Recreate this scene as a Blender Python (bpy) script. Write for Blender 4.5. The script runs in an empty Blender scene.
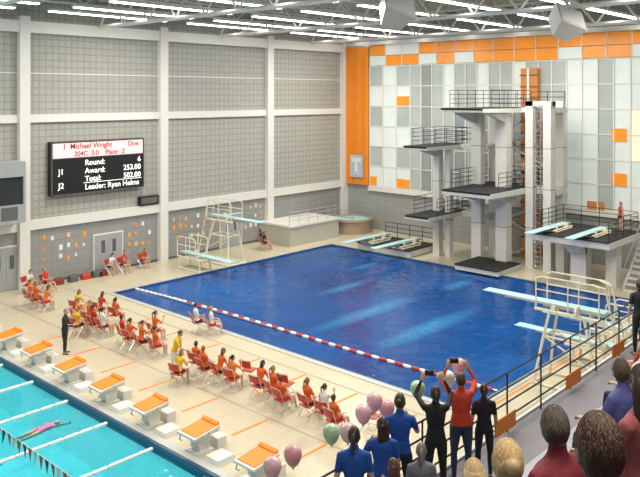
import bpy, math, random
from mathutils import Vector as V, Matrix, Euler
random.seed(7)
scene=bpy.context.scene
scene.view_settings.view_transform='Standard'
scene.view_settings.exposure=0.0

# ------------------------------------------------------------------ materials
MATS={}
def mat(name,col,rough=.6,metal=0,noise=0,nscale=4,bump=0,bscale=20,emit=0,spec=.5):
    if name in MATS: return MATS[name]
    m=bpy.data.materials.new(name); m.use_nodes=True
    nt=m.node_tree; b=nt.nodes['Principled BSDF']
    c=(*col,1)
    b.inputs['Base Color'].default_value=c
    b.inputs['Roughness'].default_value=rough
    b.inputs['Metallic'].default_value=metal
    b.inputs['Specular IOR Level'].default_value=spec
    if emit:
        b.inputs['Emission Color'].default_value=c
        b.inputs['Emission Strength'].default_value=emit
    tc=nt.nodes.new('ShaderNodeTexCoord')
    if noise:
        n=nt.nodes.new('ShaderNodeTexNoise'); n.inputs['Scale'].default_value=nscale
        n.inputs['Detail'].default_value=4
        nt.links.new(tc.outputs['Object'],n.inputs['Vector'])
        r=nt.nodes.new('ShaderNodeMapRange')
        r.inputs['To Min'].default_value=1-noise; r.inputs['To Max'].default_value=1+noise
        nt.links.new(n.outputs['Fac'],r.inputs['Value'])
        mx=nt.nodes.new('ShaderNodeVectorMath'); mx.operation='SCALE'
        mx.inputs[0].default_value=col
        nt.links.new(r.outputs['Result'],mx.inputs['Scale'])
        nt.links.new(mx.outputs['Vector'],b.inputs['Base Color'])
        if emit: nt.links.new(mx.outputs['Vector'],b.inputs['Emission Color'])
    if bump:
        n2=nt.nodes.new('ShaderNodeTexNoise'); n2.inputs['Scale'].default_value=bscale
        nt.links.new(tc.outputs['Object'],n2.inputs['Vector'])
        bp=nt.nodes.new('ShaderNodeBump'); bp.inputs['Strength'].default_value=bump
        bp.inputs['Distance'].default_value=.05
        nt.links.new(n2.outputs['Fac'],bp.inputs['Height'])
        nt.links.new(bp.outputs['Normal'],b.inputs['Normal'])
    MATS[name]=m
    return m

def grid_mat(name,col,col2,sx,sy,mortar,axes,rough=.7,noise=.05):
    m=bpy.data.materials.new(name); m.use_nodes=True
    nt=m.node_tree; b=nt.nodes['Principled BSDF']; b.inputs['Roughness'].default_value=rough
    tc=nt.nodes.new('ShaderNodeTexCoord'); sp=nt.nodes.new('ShaderNodeSeparateXYZ'); cb=nt.nodes.new('ShaderNodeCombineXYZ')
    nt.links.new(tc.outputs['Object'],sp.inputs[0])
    nt.links.new(sp.outputs[axes[0]],cb.inputs[0]); nt.links.new(sp.outputs[axes[1]],cb.inputs[1])
    br=nt.nodes.new('ShaderNodeTexBrick'); br.offset=0; br.squash=1
    br.inputs['Scale'].default_value=1
    br.inputs['Brick Width'].default_value=sx; br.inputs['Row Height'].default_value=sy
    br.inputs['Mortar Size'].default_value=mortar; br.inputs['Mortar Smooth'].default_value=.3
    br.inputs['Color1'].default_value=(*col,1)
    br.inputs['Color2'].default_value=(*[c*(1-noise) for c in col],1)
    br.inputs['Mortar'].default_value=(*col2,1)
    nt.links.new(cb.outputs[0],br.inputs['Vector'])
    nt.links.new(br.outputs['Color'],b.inputs['Base Color'])
    MATS[name]=m
    return m

white=mat('white_paint',(.72,.71,.67),.5,noise=.03)
truss_white=mat('truss_white',(.72,.73,.68),.5)
concrete=mat('concrete_pale',(.6,.6,.56),.7,noise=.06,nscale=2)
black=mat('black_rubber',(.012,.012,.014),.7,noise=.3)
blackmetal=mat('black_metal',(.02,.02,.022),.4,.3)
steel=mat('stainless_steel',(.6,.61,.62),.3,.8)
orange=mat('orange_paint',(.86,.25,.012),.5,noise=.05)
bannerm=mat('orange_banner_cloth',(.8,.24,.015),.35,noise=.1,nscale=2)
orange_em=mat('orange_glass',(.9,.3,.02),.3,noise=.12,nscale=1.2,emit=.1)
boardblue=mat('board_aqua',(.4,.64,.66),.5,noise=.06)
cream=mat('cream_frame',(.75,.7,.55),.45)
grey=mat('grey_paint',(.33,.35,.36),.6,noise=.05)
darkgrey=mat('dark_grey',(.1,.105,.11),.6)
standgrey=mat('stand_grey',(.2,.19,.215),.65,noise=.12,nscale=3)
benchm=mat('bench_metal',(.36,.35,.39),.4,.3)
red=mat('red_plastic',(.5,.045,.02),.4)
deckm=grid_mat('deck_tile',(.60,.53,.385),(.49,.43,.32),1.2,1.2,.02,(0,1),.3,.07)
perf=grid_mat('perforated_block',(.40,.40,.36),(.30,.305,.28),.4,.4,.05,(1,2),.8,.07)
lowwall=grid_mat('glazed_block_grey',(.29,.30,.30),(.22,.23,.235),.8,.4,.02,(1,2),.5,.06)
backlow=grid_mat('block_grey_back',(.33,.34,.33),(.26,.27,.265),.8,.4,.02,(0,2),.5,.06)
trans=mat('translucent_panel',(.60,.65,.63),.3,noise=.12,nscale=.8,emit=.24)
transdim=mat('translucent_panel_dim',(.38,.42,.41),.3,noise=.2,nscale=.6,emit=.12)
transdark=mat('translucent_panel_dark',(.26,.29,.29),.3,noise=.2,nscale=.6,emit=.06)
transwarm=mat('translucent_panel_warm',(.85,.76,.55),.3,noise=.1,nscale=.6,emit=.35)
warm=mat('warm_core',(.5,.2,.05),.5,noise=.2,emit=.1)
lamp=mat('lamp_diffuser',(1,.98,.93),.4,emit=7)
ceilm=mat('roof_deck',(.42,.44,.39),.7,noise=.08)

# ------------------------------------------------------------------ mesh builder
class MB:
    def __init__(s): s.v=[]; s.f=[]; s.m=[]; s.mats=[]
    def mi(s,m):
        if isinstance(m,int): return m
        if m not in s.mats: s.mats.append(m)
        return s.mats.index(m)
    def box(s,a,b,m,M=None):
        i=len(s.v)
        x0,y0,z0=[min(a[k],b[k]) for k in range(3)]; x1,y1,z1=[max(a[k],b[k]) for k in range(3)]
        c=[V((x,y,z)) for z in (z0,z1) for y in (y0,y1) for x in (x0,x1)]
        if M: c=[M@p for p in c]
        s.v+=c
        for f in ((0,2,3,1),(4,5,7,6),(0,1,5,4),(2,6,7,3),(0,4,6,2),(1,3,7,5)):
            s.f.append([i+k for k in f]); s.m.append(s.mi(m))
    def hexa(s,pts,m):
        i=len(s.v); s.v+=[V(p) for p in pts]
        for f in ((0,2,3,1),(4,5,7,6),(0,1,5,4),(2,6,7,3),(0,4,6,2),(1,3,7,5)):
            s.f.append([i+k for k in f]); s.m.append(s.mi(m))
    def rings(s,rs,m,n=10,cap=True):
        i0=len(s.v); mi=s.mi(m)
        for (c,a,b) in rs:
            for k in range(n):
                t=2*math.pi*k/n
                s.v.append(V(c)+a*math.cos(t)+b*math.sin(t))
        for r in range(len(rs)-1):
            for k in range(n):
                p=i0+r*n+k; q=i0+r*n+(k+1)%n
                s.f.append([p,q,q+n,p+n]); s.m.append(mi)
        if cap:
            s.f.append([i0+k for k in range(n)][::-1]); s.m.append(mi)
            e=i0+(len(rs)-1)*n
            s.f.append([e+k for k in range(n)]); s.m.append(mi)
    def tube(s,pts,r,m,n=6,round_=False,side=None,flat=1):
        pts=[V(p) for p in pts]
        rr=r if isinstance(r,(list,tuple)) else [r]*len(pts)
        rs=[]
        prev=None
        for i,p in enumerate(pts):
            if i==0: d=pts[1]-p
            elif i==len(pts)-1: d=p-pts[i-1]
            else: d=(pts[i+1]-p).normalized()+(p-pts[i-1]).normalized()
            if d.length<1e-6: d=V((0,0,1))
            d.normalize()
            ref=side if side else (prev if prev else (V((0,0,1)) if abs(d.z)<.9 else V((1,0,0))))
            a=ref-d*ref.dot(d)
            if a.length<1e-4: a=V((0,1,0))-d*d.y
            a.normalize(); b=d.cross(a); prev=a
            if round_ and i==0:
                rs.append((p-d*rr[0]*.9,a*rr[0]*.35,b*rr[0]*.35*flat)); rs.append((p-d*rr[0]*.5,a*rr[0]*.85,b*rr[0]*.85*flat))
            rs.append((p,a*rr[i],b*rr[i]*flat))
            if round_ and i==len(pts)-1:
                rs.append((p+d*rr[i]*.5,a*rr[i]*.85,b*rr[i]*.85*flat)); rs.append((p+d*rr[i]*.9,a*rr[i]*.35,b*rr[i]*.35*flat))
        s.rings(rs,m,n)
    def ball(s,c,r,m,n=10,rings=6,M=None):
        c=V(c); r=V((r,r,r)) if not hasattr(r,'__len__') else V(r)
        i0=len(s.v); mi=s.mi(m)
        for j in range(1,rings):
            ph=math.pi*j/rings
            for k in range(n):
                t=2*math.pi*k/n
                p=V((math.sin(ph)*math.cos(t)*r.x,math.sin(ph)*math.sin(t)*r.y,math.cos(ph)*r.z))
                if M: p=M@p
                s.v.append(c+p)
        tp=V((0,0,r.z)); 
        if M: tp=M@tp
        s.v.append(c+tp); s.v.append(c-tp); T=len(s.v)-2; B=T+1
        for j in range(rings-2):
            for k in range(n):
                p=i0+j*n+k; q=i0+j*n+(k+1)%n
                s.f.append([p,p+n,q+n,q]); s.m.append(mi)
        for k in range(n):
            s.f.append([T,i0+k,i0+(k+1)%n]); s.m.append(mi)
            e=i0+(rings-2)*n
            s.f.append([B,e+(k+1)%n,e+k]); s.m.append(mi)
    def mesh(s,name,smooth=False):
        me=bpy.data.meshes.new(name); me.from_pydata([tuple(p) for p in s.v],[],s.f)
        for m in s.mats: me.materials.append(m)
        me.polygons.foreach_set('material_index',s.m)
        if smooth: me.polygons.foreach_set('use_smooth',[True]*len(s.f))
        me.update(); return me
    def obj(s,name,loc=(0,0,0),rz=0,smooth=False):
        return inst(s.mesh(name,smooth),name,loc,rz)
def inst(me,name,loc=(0,0,0),rz=0,sc=1):
    o=bpy.data.objects.new(name,me); scene.collection.objects.link(o)
    o.location=loc; o.rotation_euler=(0,0,rz); o.scale=(sc,sc,sc); return o

# ------------------------------------------------------------------ room shell
WL=-40.2; WB=46.6
DX0,DX1,DY0,DY1=-35.6,-13.4,21.9,39.8       # diving well
CX0,CX1,CY0,CY1=-37.6,-13.4,-26,13.4        # competition pool
f=MB()
def slab(x0,x1,y0,y1): f.box((x0,y0,-.3),(x1,y1,0),deckm)
slab(WL,9,DY1,WB); slab(WL,DX0,DY0,DY1); slab(DX1,9,DY0,DY1); slab(WL,9,CY1,DY0)
slab(WL,CX0,CY0,CY1); slab(CX1,9,CY0,CY1); slab(WL,9,-28,CY0)
f.obj('floor')

# orange deck lines and drains
dl=MB()
for v in [-30.9,-28.3,-25.7,-23.1,-20.5,-17.9,-15.3]:
    dl.box((v-.05,15.3,0),(v+.05,16.85,.006),orange)
    dl.box((v+.75,17.9,0),(v+.85,20.55,.006),orange)
dl.box((-13.0,22.4,0),(-12.9,30,.006),orange)
dl.obj('deck_lane_marking')
dr=MB()
drm=mat('drain_grate',(.42,.38,.29),.5)
dr.box((-38.5,16.9,0),(-11,17.0,.006),drm); dr.box((-38.5,20.6,0),(-11,20.7,.006),drm)
dr.box((-12.0,21,0),(-11.9,42,.006),drm)
dr.obj('deck_drain')

# pool copings
cop=mat('coping_tile',(.5,.5,.47),.35); dk=mat('coping_dark',(.04,.08,.15),.3)
def coping(name,x0,x1,y0,y1):
    c=MB(); w=.28; h=.025
    c.box((x0-w,y0-w,0),(x1+w,y0,h),cop); c.box((x0-w,y1,0),(x1+w,y1+w,h),cop)
    c.box((x0-w,y0,0),(x0,y1,h),cop); c.box((x1,y0,0),(x1+w,y1,h),cop)
    w=.1
    c.box((x0,y0,-.3),(x1,y0+w,.01),dk); c.box((x0,y1-w,-.3),(x1,y1,.01),dk)
    c.box((x0,y0+w,-.3),(x0+w,y1-w,.01),dk); c.box((x1-w,y0+w,-.3),(x1,y1-w,.01),dk)
    c.obj(name)
coping('diving_pool_coping',DX0,DX1,DY0,DY1); coping('competition_pool_coping',CX0,CX1,CY0,CY1)

# water
def water(name,x0,x1,y0,y1,z,kind):
    m=bpy.data.materials.new(name+'_mat'); m.use_nodes=True; nt=m.node_tree
    for n in list(nt.nodes): nt.nodes.remove(n)
    L=nt.links.new
    out=nt.nodes.new('ShaderNodeOutputMaterial'); mix=nt.nodes.new('ShaderNodeMixShader')
    gl=nt.nodes.new('ShaderNodeBsdfGlossy'); gl.inputs['Roughness'].default_value=.05
    fr=nt.nodes.new('ShaderNodeFresnel'); fr.inputs['IOR'].default_value=1.33
    tc=nt.nodes.new('ShaderNodeTexCoord')
    n1=nt.nodes.new('ShaderNodeTexNoise'); n1.inputs['Scale'].default_value=1.2; n1.inputs['Detail'].default_value=3
    n1.inputs['Distortion'].default_value=.8
    bp=nt.nodes.new('ShaderNodeBump'); bp.inputs['Strength'].default_value=.45; bp.inputs['Distance'].default_value=.12
    L(tc.outputs['Object'],n1.inputs['Vector']); L(n1.outputs['Fac'],bp.inputs['Height'])
    L(bp.outputs['Normal'],gl.inputs['Normal']); L(bp.outputs['Normal'],fr.inputs['Normal'])
    if kind=='deep':
        b=nt.nodes.new('ShaderNodeBsdfDiffuse')
        n2=nt.nodes.new('ShaderNodeTexNoise'); n2.inputs['Scale'].default_value=.13; n2.inputs['Detail'].default_value=5
        cr=nt.nodes.new('ShaderNodeValToRGB')
        cr.color_ramp.elements[0].position=.3; cr.color_ramp.elements[0].color=(.0005,.032,.16,1)
        cr.color_ramp.elements[1].position=.7; cr.color_ramp.elements[1].color=(.001,.095,.37,1)
        L(tc.outputs['Object'],n2.inputs['Vector']); L(n2.outputs['Fac'],cr.inputs[0])
        # bright reflection streaks painted into the water's diffuse colour as paler patches
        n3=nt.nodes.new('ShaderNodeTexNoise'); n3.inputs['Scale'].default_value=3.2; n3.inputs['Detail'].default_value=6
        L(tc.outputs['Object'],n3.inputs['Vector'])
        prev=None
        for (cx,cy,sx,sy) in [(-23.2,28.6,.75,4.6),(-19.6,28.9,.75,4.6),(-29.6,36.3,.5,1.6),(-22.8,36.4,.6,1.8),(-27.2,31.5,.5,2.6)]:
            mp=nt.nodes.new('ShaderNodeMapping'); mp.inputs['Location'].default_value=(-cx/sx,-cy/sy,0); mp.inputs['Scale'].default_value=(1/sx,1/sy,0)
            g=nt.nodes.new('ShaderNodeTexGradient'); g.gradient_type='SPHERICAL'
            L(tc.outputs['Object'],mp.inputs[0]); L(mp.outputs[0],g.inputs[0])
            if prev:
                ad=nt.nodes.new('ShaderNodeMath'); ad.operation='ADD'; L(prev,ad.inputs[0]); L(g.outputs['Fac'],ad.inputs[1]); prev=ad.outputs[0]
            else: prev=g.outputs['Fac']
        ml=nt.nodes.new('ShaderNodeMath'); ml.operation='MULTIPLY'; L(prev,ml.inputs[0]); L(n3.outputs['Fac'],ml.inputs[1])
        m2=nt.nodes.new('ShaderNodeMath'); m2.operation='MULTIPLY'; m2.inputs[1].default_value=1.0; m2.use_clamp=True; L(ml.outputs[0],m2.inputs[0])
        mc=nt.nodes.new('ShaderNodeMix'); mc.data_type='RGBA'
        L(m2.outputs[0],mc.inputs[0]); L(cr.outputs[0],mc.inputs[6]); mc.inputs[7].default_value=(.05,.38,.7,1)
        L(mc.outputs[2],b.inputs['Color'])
    else:
        b=nt.nodes.new('ShaderNodeBsdfTransparent'); b.inputs['Color'].default_value=(.19,.78,.87,1)
    L(fr.outputs[0],mix.inputs[0]); L(b.outputs[0],mix.inputs[1]); L(gl.outputs[0],mix.inputs[2])
    L(mix.outputs[0],out.inputs[0])
    w=MB(); w.v=[V((x0,y0,z)),V((x1,y0,z)),V((x1,y1,z)),V((x0,y1,z))]; w.f=[[0,1,2,3]]; w.m=[0]; w.mats=[m]
    return w.obj(name)
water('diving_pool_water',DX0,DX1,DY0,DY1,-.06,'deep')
water('competition_pool_water',CX0,CX1,CY0,CY1,-.12,'clear')
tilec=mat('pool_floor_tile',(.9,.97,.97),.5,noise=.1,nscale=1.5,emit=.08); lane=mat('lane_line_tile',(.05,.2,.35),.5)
pb=MB(); pb.box((CX0,CY0,-2.2),(CX1,CY1,-2.1),tilec)
pb.box((CX0,CY1-.02,-2.1),(CX1,CY1,-.3),tilec); pb.box((CX0,CY0,-2.1),(CX0+.02,CY1,-.3),tilec); pb.box((CX1-.02,CY0,-2.1),(CX1,CY1,-.3),tilec)
for v in [-36.1,-33.5,-30.9,-28.3,-25.7,-23.1,-20.5,-17.9,-15.3]:
    pb.box((v-.14,CY0+1,-2.1),(v+.14,CY1-2,-2.09),lane)
pb.obj('competition_pool_basin')

# left wall
wl=MB()
wl.box((WL-.3,-28,3.7),(WL,WB+.3,17.2),perf); wl.box((WL-.3,-28,0),(WL,WB+.3,3.7),lowwall)
wl.obj('wall_left')
WF=WL+.004
t=MB()
for u in [0.2,9.6,19,28.3,37.8,46.3]:
    t.box((WF,u-.3,0),(WL+.38,u+.3,15.2),white)
t.obj('trim_1')
t=MB()
for z0,z1,dd in [(3.2,3.75,.2),(9.25,9.7,.2),(14.3,14.95,.3)]:
    t.box((WF,-28,z0),(WL+dd,WB,z1),white)
t.box((WF,-28,12.0),(WL+.05,WB,12.06),white)
t.obj('trim_2')
t=MB(); t.box((WF,-28,0),(WL+.04,WB,.15),darkgrey); t.obj('baseboard_left')

# doors left wall
def door(name,u,w=1.9,h=2.3,m=grey):
    d=MB(); d.box((WF,u-w/2-.08,0),(WL+.07,u+w/2+.08,h+.08),white)
    d.box((WL+.07,u-w/2,0.02),(WL+.1,u-.02,h),m); d.box((WL+.07,u+.02,0.02),(WL+.1,u+w/2,h),m)
    d.box((WL+.1,u-.5,1.2),(WL+.11,u-.25,1.95),darkgrey); d.box((WL+.1,u+.25,1.2),(WL+.11,u+.5,1.95),darkgrey)
    d.tube([(WL+.14,u-.12,.95),(WL+.14,u-.12,1.15)],.02,steel); d.tube([(WL+.14,u+.12,.95),(WL+.14,u+.12,1.15)],.02,steel)
    d.obj(name)
door('door_1',24.4); door('door_2',18.0,1.4,2.4); door('door_3',34.2)

# posters on lower wall
pm=[mat('poster_orange',(.85,.3,.05),.7),mat('poster_white',(.75,.75,.7),.7),mat('poster_peach',(.8,.48,.3),.7),mat('poster_orange',(.85,.3,.05),.7)]
po=MB()
for u0,u1 in [(20.2,23.2),(25.8,27.6),(29.2,32.8),(35.5,37.2)]:
    for z in (1.35,2.0,2.6):
        u=u0
        while u<u1:
            if random.random()<.6:
                s_=random.uniform(.16,.3); dz=random.uniform(-.12,.12); po.box((WF,u,z+dz-s_*.6),(WL+.02,u+s_*.8,z+dz+s_*.5),random.choice(pm))
            u+=.5
po.obj('wall_poster_display')

# scoreboard
sb=MB()
scr=mat('led_black',(.012,.012,.014),.4); pink=mat('led_header_glow',(.95,.55,.56),.4,noise=.15,nscale=3,emit=.45)
sb.box((WF,20.5,5.0),(WL+.42,26.7,8.1),scr)
sb.box((WL+.42,20.6,7.15),(WL+.44,26.6,8.0),pink)
for y in (20.5,26.64): sb.box((WL+.4,y,5.0),(WL+.46,y+.06,8.1),darkgrey)
for z in (5.0,8.04,7.1): sb.box((WL+.4,20.5,z),(WL+.46,26.7,z+.05),darkgrey)
sbo=sb.obj('scoreboard')
ledw=mat('led_white',(.95,.93,.88),.4,emit=.9); ledr=mat('led_red',(.35,.015,.03),.4,emit=.1)
def text(s,y,z,size,m,parent,x,ax='CENTER',bold=.004,rot=(math.pi/2,0,math.pi/2),name='text'):
    c=bpy.data.curves.new(name,'FONT'); c.body=s; c.size=size; c.align_x=ax; c.extrude=.005; c.offset=bold
    c.materials.append(m)
    o=bpy.data.objects.new(name,c); scene.collection.objects.link(o); o.location=(x,y,z); o.rotation_euler=rot; o.parent=parent
    return o
tx=WL+.45
text('1  Michael Wright',22.8,7.66,.44,ledr,sbo,tx,name='header_1'); text('Dive',25.9,7.66,.4,ledr,sbo,tx,name='header_1b')
text('204C  3.0    Place:  2',23.6,7.22,.40,ledr,sbo,tx,name='header_2')
for i,(a,b) in enumerate([('Round:','6'),('Award:','253.00'),('Total:','502.00'),('Leader: Ryan Helms','')]):
    z=6.65-i*.48
    text(a,22.6,z,.46,ledw,sbo,tx,'LEFT',name='label_%d'%i)
    if b: text(b,26.45,z,.46,ledw,sbo,tx,'RIGHT',name='value_%d'%i)
sb=MB(); sb.box((WL+.45,22.5,5.6),(WL+.46,26.5,5.63),ledw); q=sb.obj('underline'); q.parent=sbo
text('J1',21.1,6.2,.46,ledw,sbo,tx,name='judge_1'); text('J2',21.1,5.4,.46,ledw,sbo,tx,name='judge_2')
s2=MB(); s2.box((WF,26.5,3.8),(WL+.3,27.9,4.35),scr); s2.box((WL+.3,26.6,3.88),(WL+.31,27.8,4.27),darkgrey); s2.obj('clock_display')

# timing booth on left wall
bt=MB(); bt.box((WF,12,3.9),(WL+1.4,18.55,4.9),grey); bt.box((WF,12,6.4),(WL+1.4,18.55,7.2),grey)
bt.box((WL+1.1,12,4.9),(WL+1.3,18.4,6.4),mat('booth_glass',(.03,.035,.04),.1))
for y in [12,13.6,15.2,16.8,18.43]: bt.box((WL+1.1,y,4.9),(WL+1.4,y+.12,6.4),grey)
bt.box((WF,18.4,4.9),(WL+1.1,18.5,6.4),darkgrey)
for y in (15.9,17.2): bt.box((WL+1.4,y,4.1),(WL+1.42,y+.9,4.8),darkgrey)
bt.obj('timing_booth')

# back wall
wb=MB(); wb.box((WL,WB,0),(9,WB+.3,17.2),backlow); wb.obj('wall_back')
WK=WB-.004
gw=MB()
zs=[3.5,5.1,6.7,8.3,9.9,11.5,13.1]
def zone(x0,x1,cw,fn,y=WB):
    n=max(1,round((x1-x0)/cw)); w=(x1-x0)/n
    for i in range(n):
        for j in range(len(zs)-1):
            m=fn(i,j,n)
            gw.box((x0+i*w+.04,y-.07,zs[j]+.04),(x0+(i+1)*w-.04,y-.01,zs[j+1]-.04),m)
        gw.box((x0+i*w-.04,y-.16,3.4),(x0+i*w+.04,y-.01,13.1),white)
    for z in zs: gw.box((x0,y-.12,z-.035),(x1,y-.01,z+.035),white)
def left(i,j,n): 
    if i in (0,2): return transdim if (i+j)%2 else trans
    return trans
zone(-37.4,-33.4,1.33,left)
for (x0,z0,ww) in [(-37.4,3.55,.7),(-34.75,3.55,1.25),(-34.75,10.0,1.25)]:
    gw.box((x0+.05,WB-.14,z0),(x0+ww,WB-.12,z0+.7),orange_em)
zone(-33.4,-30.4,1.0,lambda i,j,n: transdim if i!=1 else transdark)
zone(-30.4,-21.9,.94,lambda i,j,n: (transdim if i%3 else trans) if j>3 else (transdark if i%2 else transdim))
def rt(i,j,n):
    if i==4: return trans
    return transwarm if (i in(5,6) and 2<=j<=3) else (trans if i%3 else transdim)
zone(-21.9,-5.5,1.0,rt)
for z0 in (7.9,5.1): gw.box((-17.95,WB-.14,z0),(-17.0,WB-.12,z0+.8),orange_em)
gw.box((-19.5,WB-.14,3.4),(-18.4,WB-.12,4.0),warm)
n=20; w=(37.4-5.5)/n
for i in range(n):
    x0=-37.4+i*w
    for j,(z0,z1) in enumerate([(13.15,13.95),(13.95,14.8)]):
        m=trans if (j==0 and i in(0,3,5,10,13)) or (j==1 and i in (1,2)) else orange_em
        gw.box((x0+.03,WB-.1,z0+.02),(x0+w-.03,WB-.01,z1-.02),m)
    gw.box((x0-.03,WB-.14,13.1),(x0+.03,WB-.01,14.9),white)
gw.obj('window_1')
t=MB(); t.box((-37.5,WB-.25,3.1),(9,WK,3.45),white); t.box((WL,WB-.3,14.8),(9,WK,15.1),white); t.obj('trim_3')
wc=MB(); wc.box((-23.9,WB-.6,0),(-22.7,WB-.17,12.6),warm)
for k in range(16): wc.box((-23.95,WB-.66,.4+k*.78),(-22.65,WB-.6,.48+k*.78),darkgrey)
wc.box((-23.4,WB-.7,0),(-23.25,WB-.6,12.6),white)
wc.obj('stair_core_panel')
bn=MB(); nseg=16
for i in range(nseg):
    a0=i/nseg; a1=(i+1)/nseg
    xa=-39.85+2.4*a0; xb=-39.85+2.4*a1; ya=WB-.25-.025*math.sin(a0*16); yb=WB-.25-.025*math.sin(a1*16)
    bn.hexa([(xa,ya,3.5),(xb,yb,3.5),(xa,ya+.03,3.5),(xb,yb+.03,3.5),(xa,ya,14.75),(xb,yb,14.75),(xa,ya+.03,14.75),(xb,yb+.03,14.75)],bannerm)
tb=mat('banner_logo_blue',(.4,.52,.62),.6)
bn.box((-39.25,WB-.4,4.1),(-37.95,WB-.3,5.9),tb)
bn.box((-39.1,WB-.43,5.3),(-38.1,WB-.4,5.65),white); bn.box((-38.73,WB-.43,4.4),(-38.47,WB-.4,5.3),white); bn.box((-38.9,WB-.43,4.3),(-38.3,WB-.4,4.45),white)
bn.tube([(-39.9,WB-.25,14.75),(-37.3,WB-.25,14.75)],.05,steel,8)
bn.obj('hanging_banner')

# ceiling
c=MB(); c.box((WL,-28,17.0),(9,WB+.3,17.3),ceilm)
c.obj('ceiling')
tr=MB()
def truss(mb,p0,p1,zb,zt,step,r,m):
    p0=V(p0);p1=V(p1);L=(p1-p0).length; n=int(L/step); d=(p1-p0)/n
    mb.tube([p0+V((0,0,zb)),p1+V((0,0,zb))],r,m,4); mb.tube([p0+V((0,0,zt)),p1+V((0,0,zt))],r,m,4)
    for i in range(n):
        a=p0+d*i; 
        mb.tube([a+V((0,0,zb)),a+d*.5+V((0,0,zt))],r*.6,m,4); mb.tube([a+d*.5+V((0,0,zt)),a+d+V((0,0,zb))],r*.6,m,4)
for u in [14.5,23.7,33,42.2]:
    truss(tr,(WL+.3,u,0),(8,u,0),14.9,16.5,2.4,.12,truss_white)
for v in range(-38,8,4):
    truss(tr,(v,8,0),(v,WB-.2,0),15.9,16.7,2.2,.06,truss_white)
tr.obj('roof_truss')
lt=MB()
for v in [-38.2,-35.5,-32,-28,-24,-20,-16,-12,-7.5,-3]:
    for u0 in [10,19.6,29,38.4]:
        lt.box((v-.17,u0,15.35),(v+.17,u0+7.6,15.4),lamp); lt.box((v-.25,u0-.05,15.4),(v+.25,u0+7.65,15.52),white)
        for q in (1,6.5): lt.tube([(v,u0+q,15.52),(v,u0+q,17)],.02,steel,4)
lt.obj('linear_ceiling_light')
spk=mat('speaker_case',(.5,.5,.49),.6)
def speaker(x,y,z,rz,tilt):
    s_=MB(); M=Matrix.Rotation(tilt,4,'X')@Matrix.Rotation(.35,4,'Y')
    s_.hexa([M@V(p) for p in [(-.75,-.5,-.6),(.75,-.5,-.6),(-.4,.5,-.6),(.4,.5,-.6),(-.75,-.5,.6),(.75,-.5,.6),(-.4,.5,.6),(.4,.5,.6)]],spk)
    s_.box((-.65,-.53,-.5),(.65,-.5,.5),mat('speaker_grille',(.62,.62,.6),.7),M)
    for q in (-.4,.4): s_.tube([(q,0,.5),(q,0,17-z)],.025,steel,4)
    s_.obj('hanging_loudspeaker',(x,y,z),rz)
speaker(-18.8,25.0,14.35,math.radians(75),math.radians(-35))
speaker(-14.7,32.5,14.1,math.radians(75),math.radians(-35))

# ------------------------------------------------------------------ diving tower
def railing(mb,pts,z,h=1.0,m=blackmetal,nr=3,step=1.1,r=.025):
    pts=[V((p[0],p[1],z)) for p in pts]
    for a,b in zip(pts[:-1],pts[1:]):
        n=max(1,round((b-a).length/step))
        for i in range(n+1):
            p=a.lerp(b,i/n); mb.tube([p,p+V((0,0,h))],r,m,5)
        for k in range(nr):
            zz=V((0,0,h*(k+1)/nr)); mb.tube([a+zz,b+zz],r,m,5)
tw=MB()
twhite=mat('tower_white',(.66,.66,.62),.6,noise=.05,nscale=1.5)
def platform(x0,x1,y0,y1,z,th=.35,rail=True,front=1.0):
    tw.hexa([(x0,y0,z-th*.7),(x1,y0,z-th*.7),(x0,y1,z-th),(x1,y1,z-th),(x0,y0,z-.03),(x1,y0,z-.03),(x0,y1,z-.03),(x1,y1,z-.03)],twhite)
    tw.box((x0+.03,y0-.02,z-.03),(x1-.03,y1,z),black)
    tw.box((x0+.05,y0-.03,z-.12),(x1-.05,y0-.02,z-.03),black)
    if rail: railing(tw,[(x0+.05,y0+front),(x0+.05,y1),(x1-.05,y1),(x1-.05,y0+front)],z,1.1,blackmetal,4,1.1,.02)
platform(-25.4,-22.4,38.5,44.6,10.0)
platform(-25.3,-21.9,38.5,44.6,5.0,.45)
platform(-28.6,-26.7,39.0,43.8,7.5)
platform(-28.5,-26.6,39.0,43.8,3.0)
tw.box((-26.7,42.9,7.2),(-24.6,43.8,7.5),twhite); tw.box((-26.7,42.9,2.7),(-24.6,43.8,3),twhite)
railing(tw,[(-26.6,42.95),(-25.4,42.95)],7.5,1.1); railing(tw,[(-26.6,42.95),(-25.4,42.95)],3,1.1)
def pillar(x,y,z1,wx=.6,wy=.55,z0=0):
    tw.box((x-wx/2,y-wy/2,z0),(x+wx/2,y+wy/2,z1),twhite)
    for k in range(1,int(z1/2.5)+1): tw.box((x-wx/2-.005,y-wy/2-.005,k*2.5),(x+wx/2+.005,y+wy/2+.005,k*2.5+.03),darkgrey)
pillar(-25.0,42.3,9.7,.7); pillar(-23.0,42.0,9.7,.75,.7); pillar(-21.6,42.9,10.4,.5,.5); pillar(-20.3,42.7,10.4,.5,.6); pillar(-20.3,44.3,10.4,.5,.4)
pillar(-27.9,42.0,7.2,.5,.5); pillar(-27.0,42.0,7.2,.35,.5); pillar(-25.0,44.3,9.7,.5,.4)
tw.box((-22.4,43.2,9.7),(-20.0,44.6,10.0),twhite)
tw.box((-21.85,42.65,10.1),(-20.05,43.15,10.4),twhite)
railing(tw,[(-22.4,44.5),(-20.1,44.5)],10.0)
tw.box((-22.0,43.2,4.62),(-20.0,44.6,5.0),twhite)
railing(tw,[(-21.9,44.5),(-20.1,44.5)],5.0)
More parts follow.
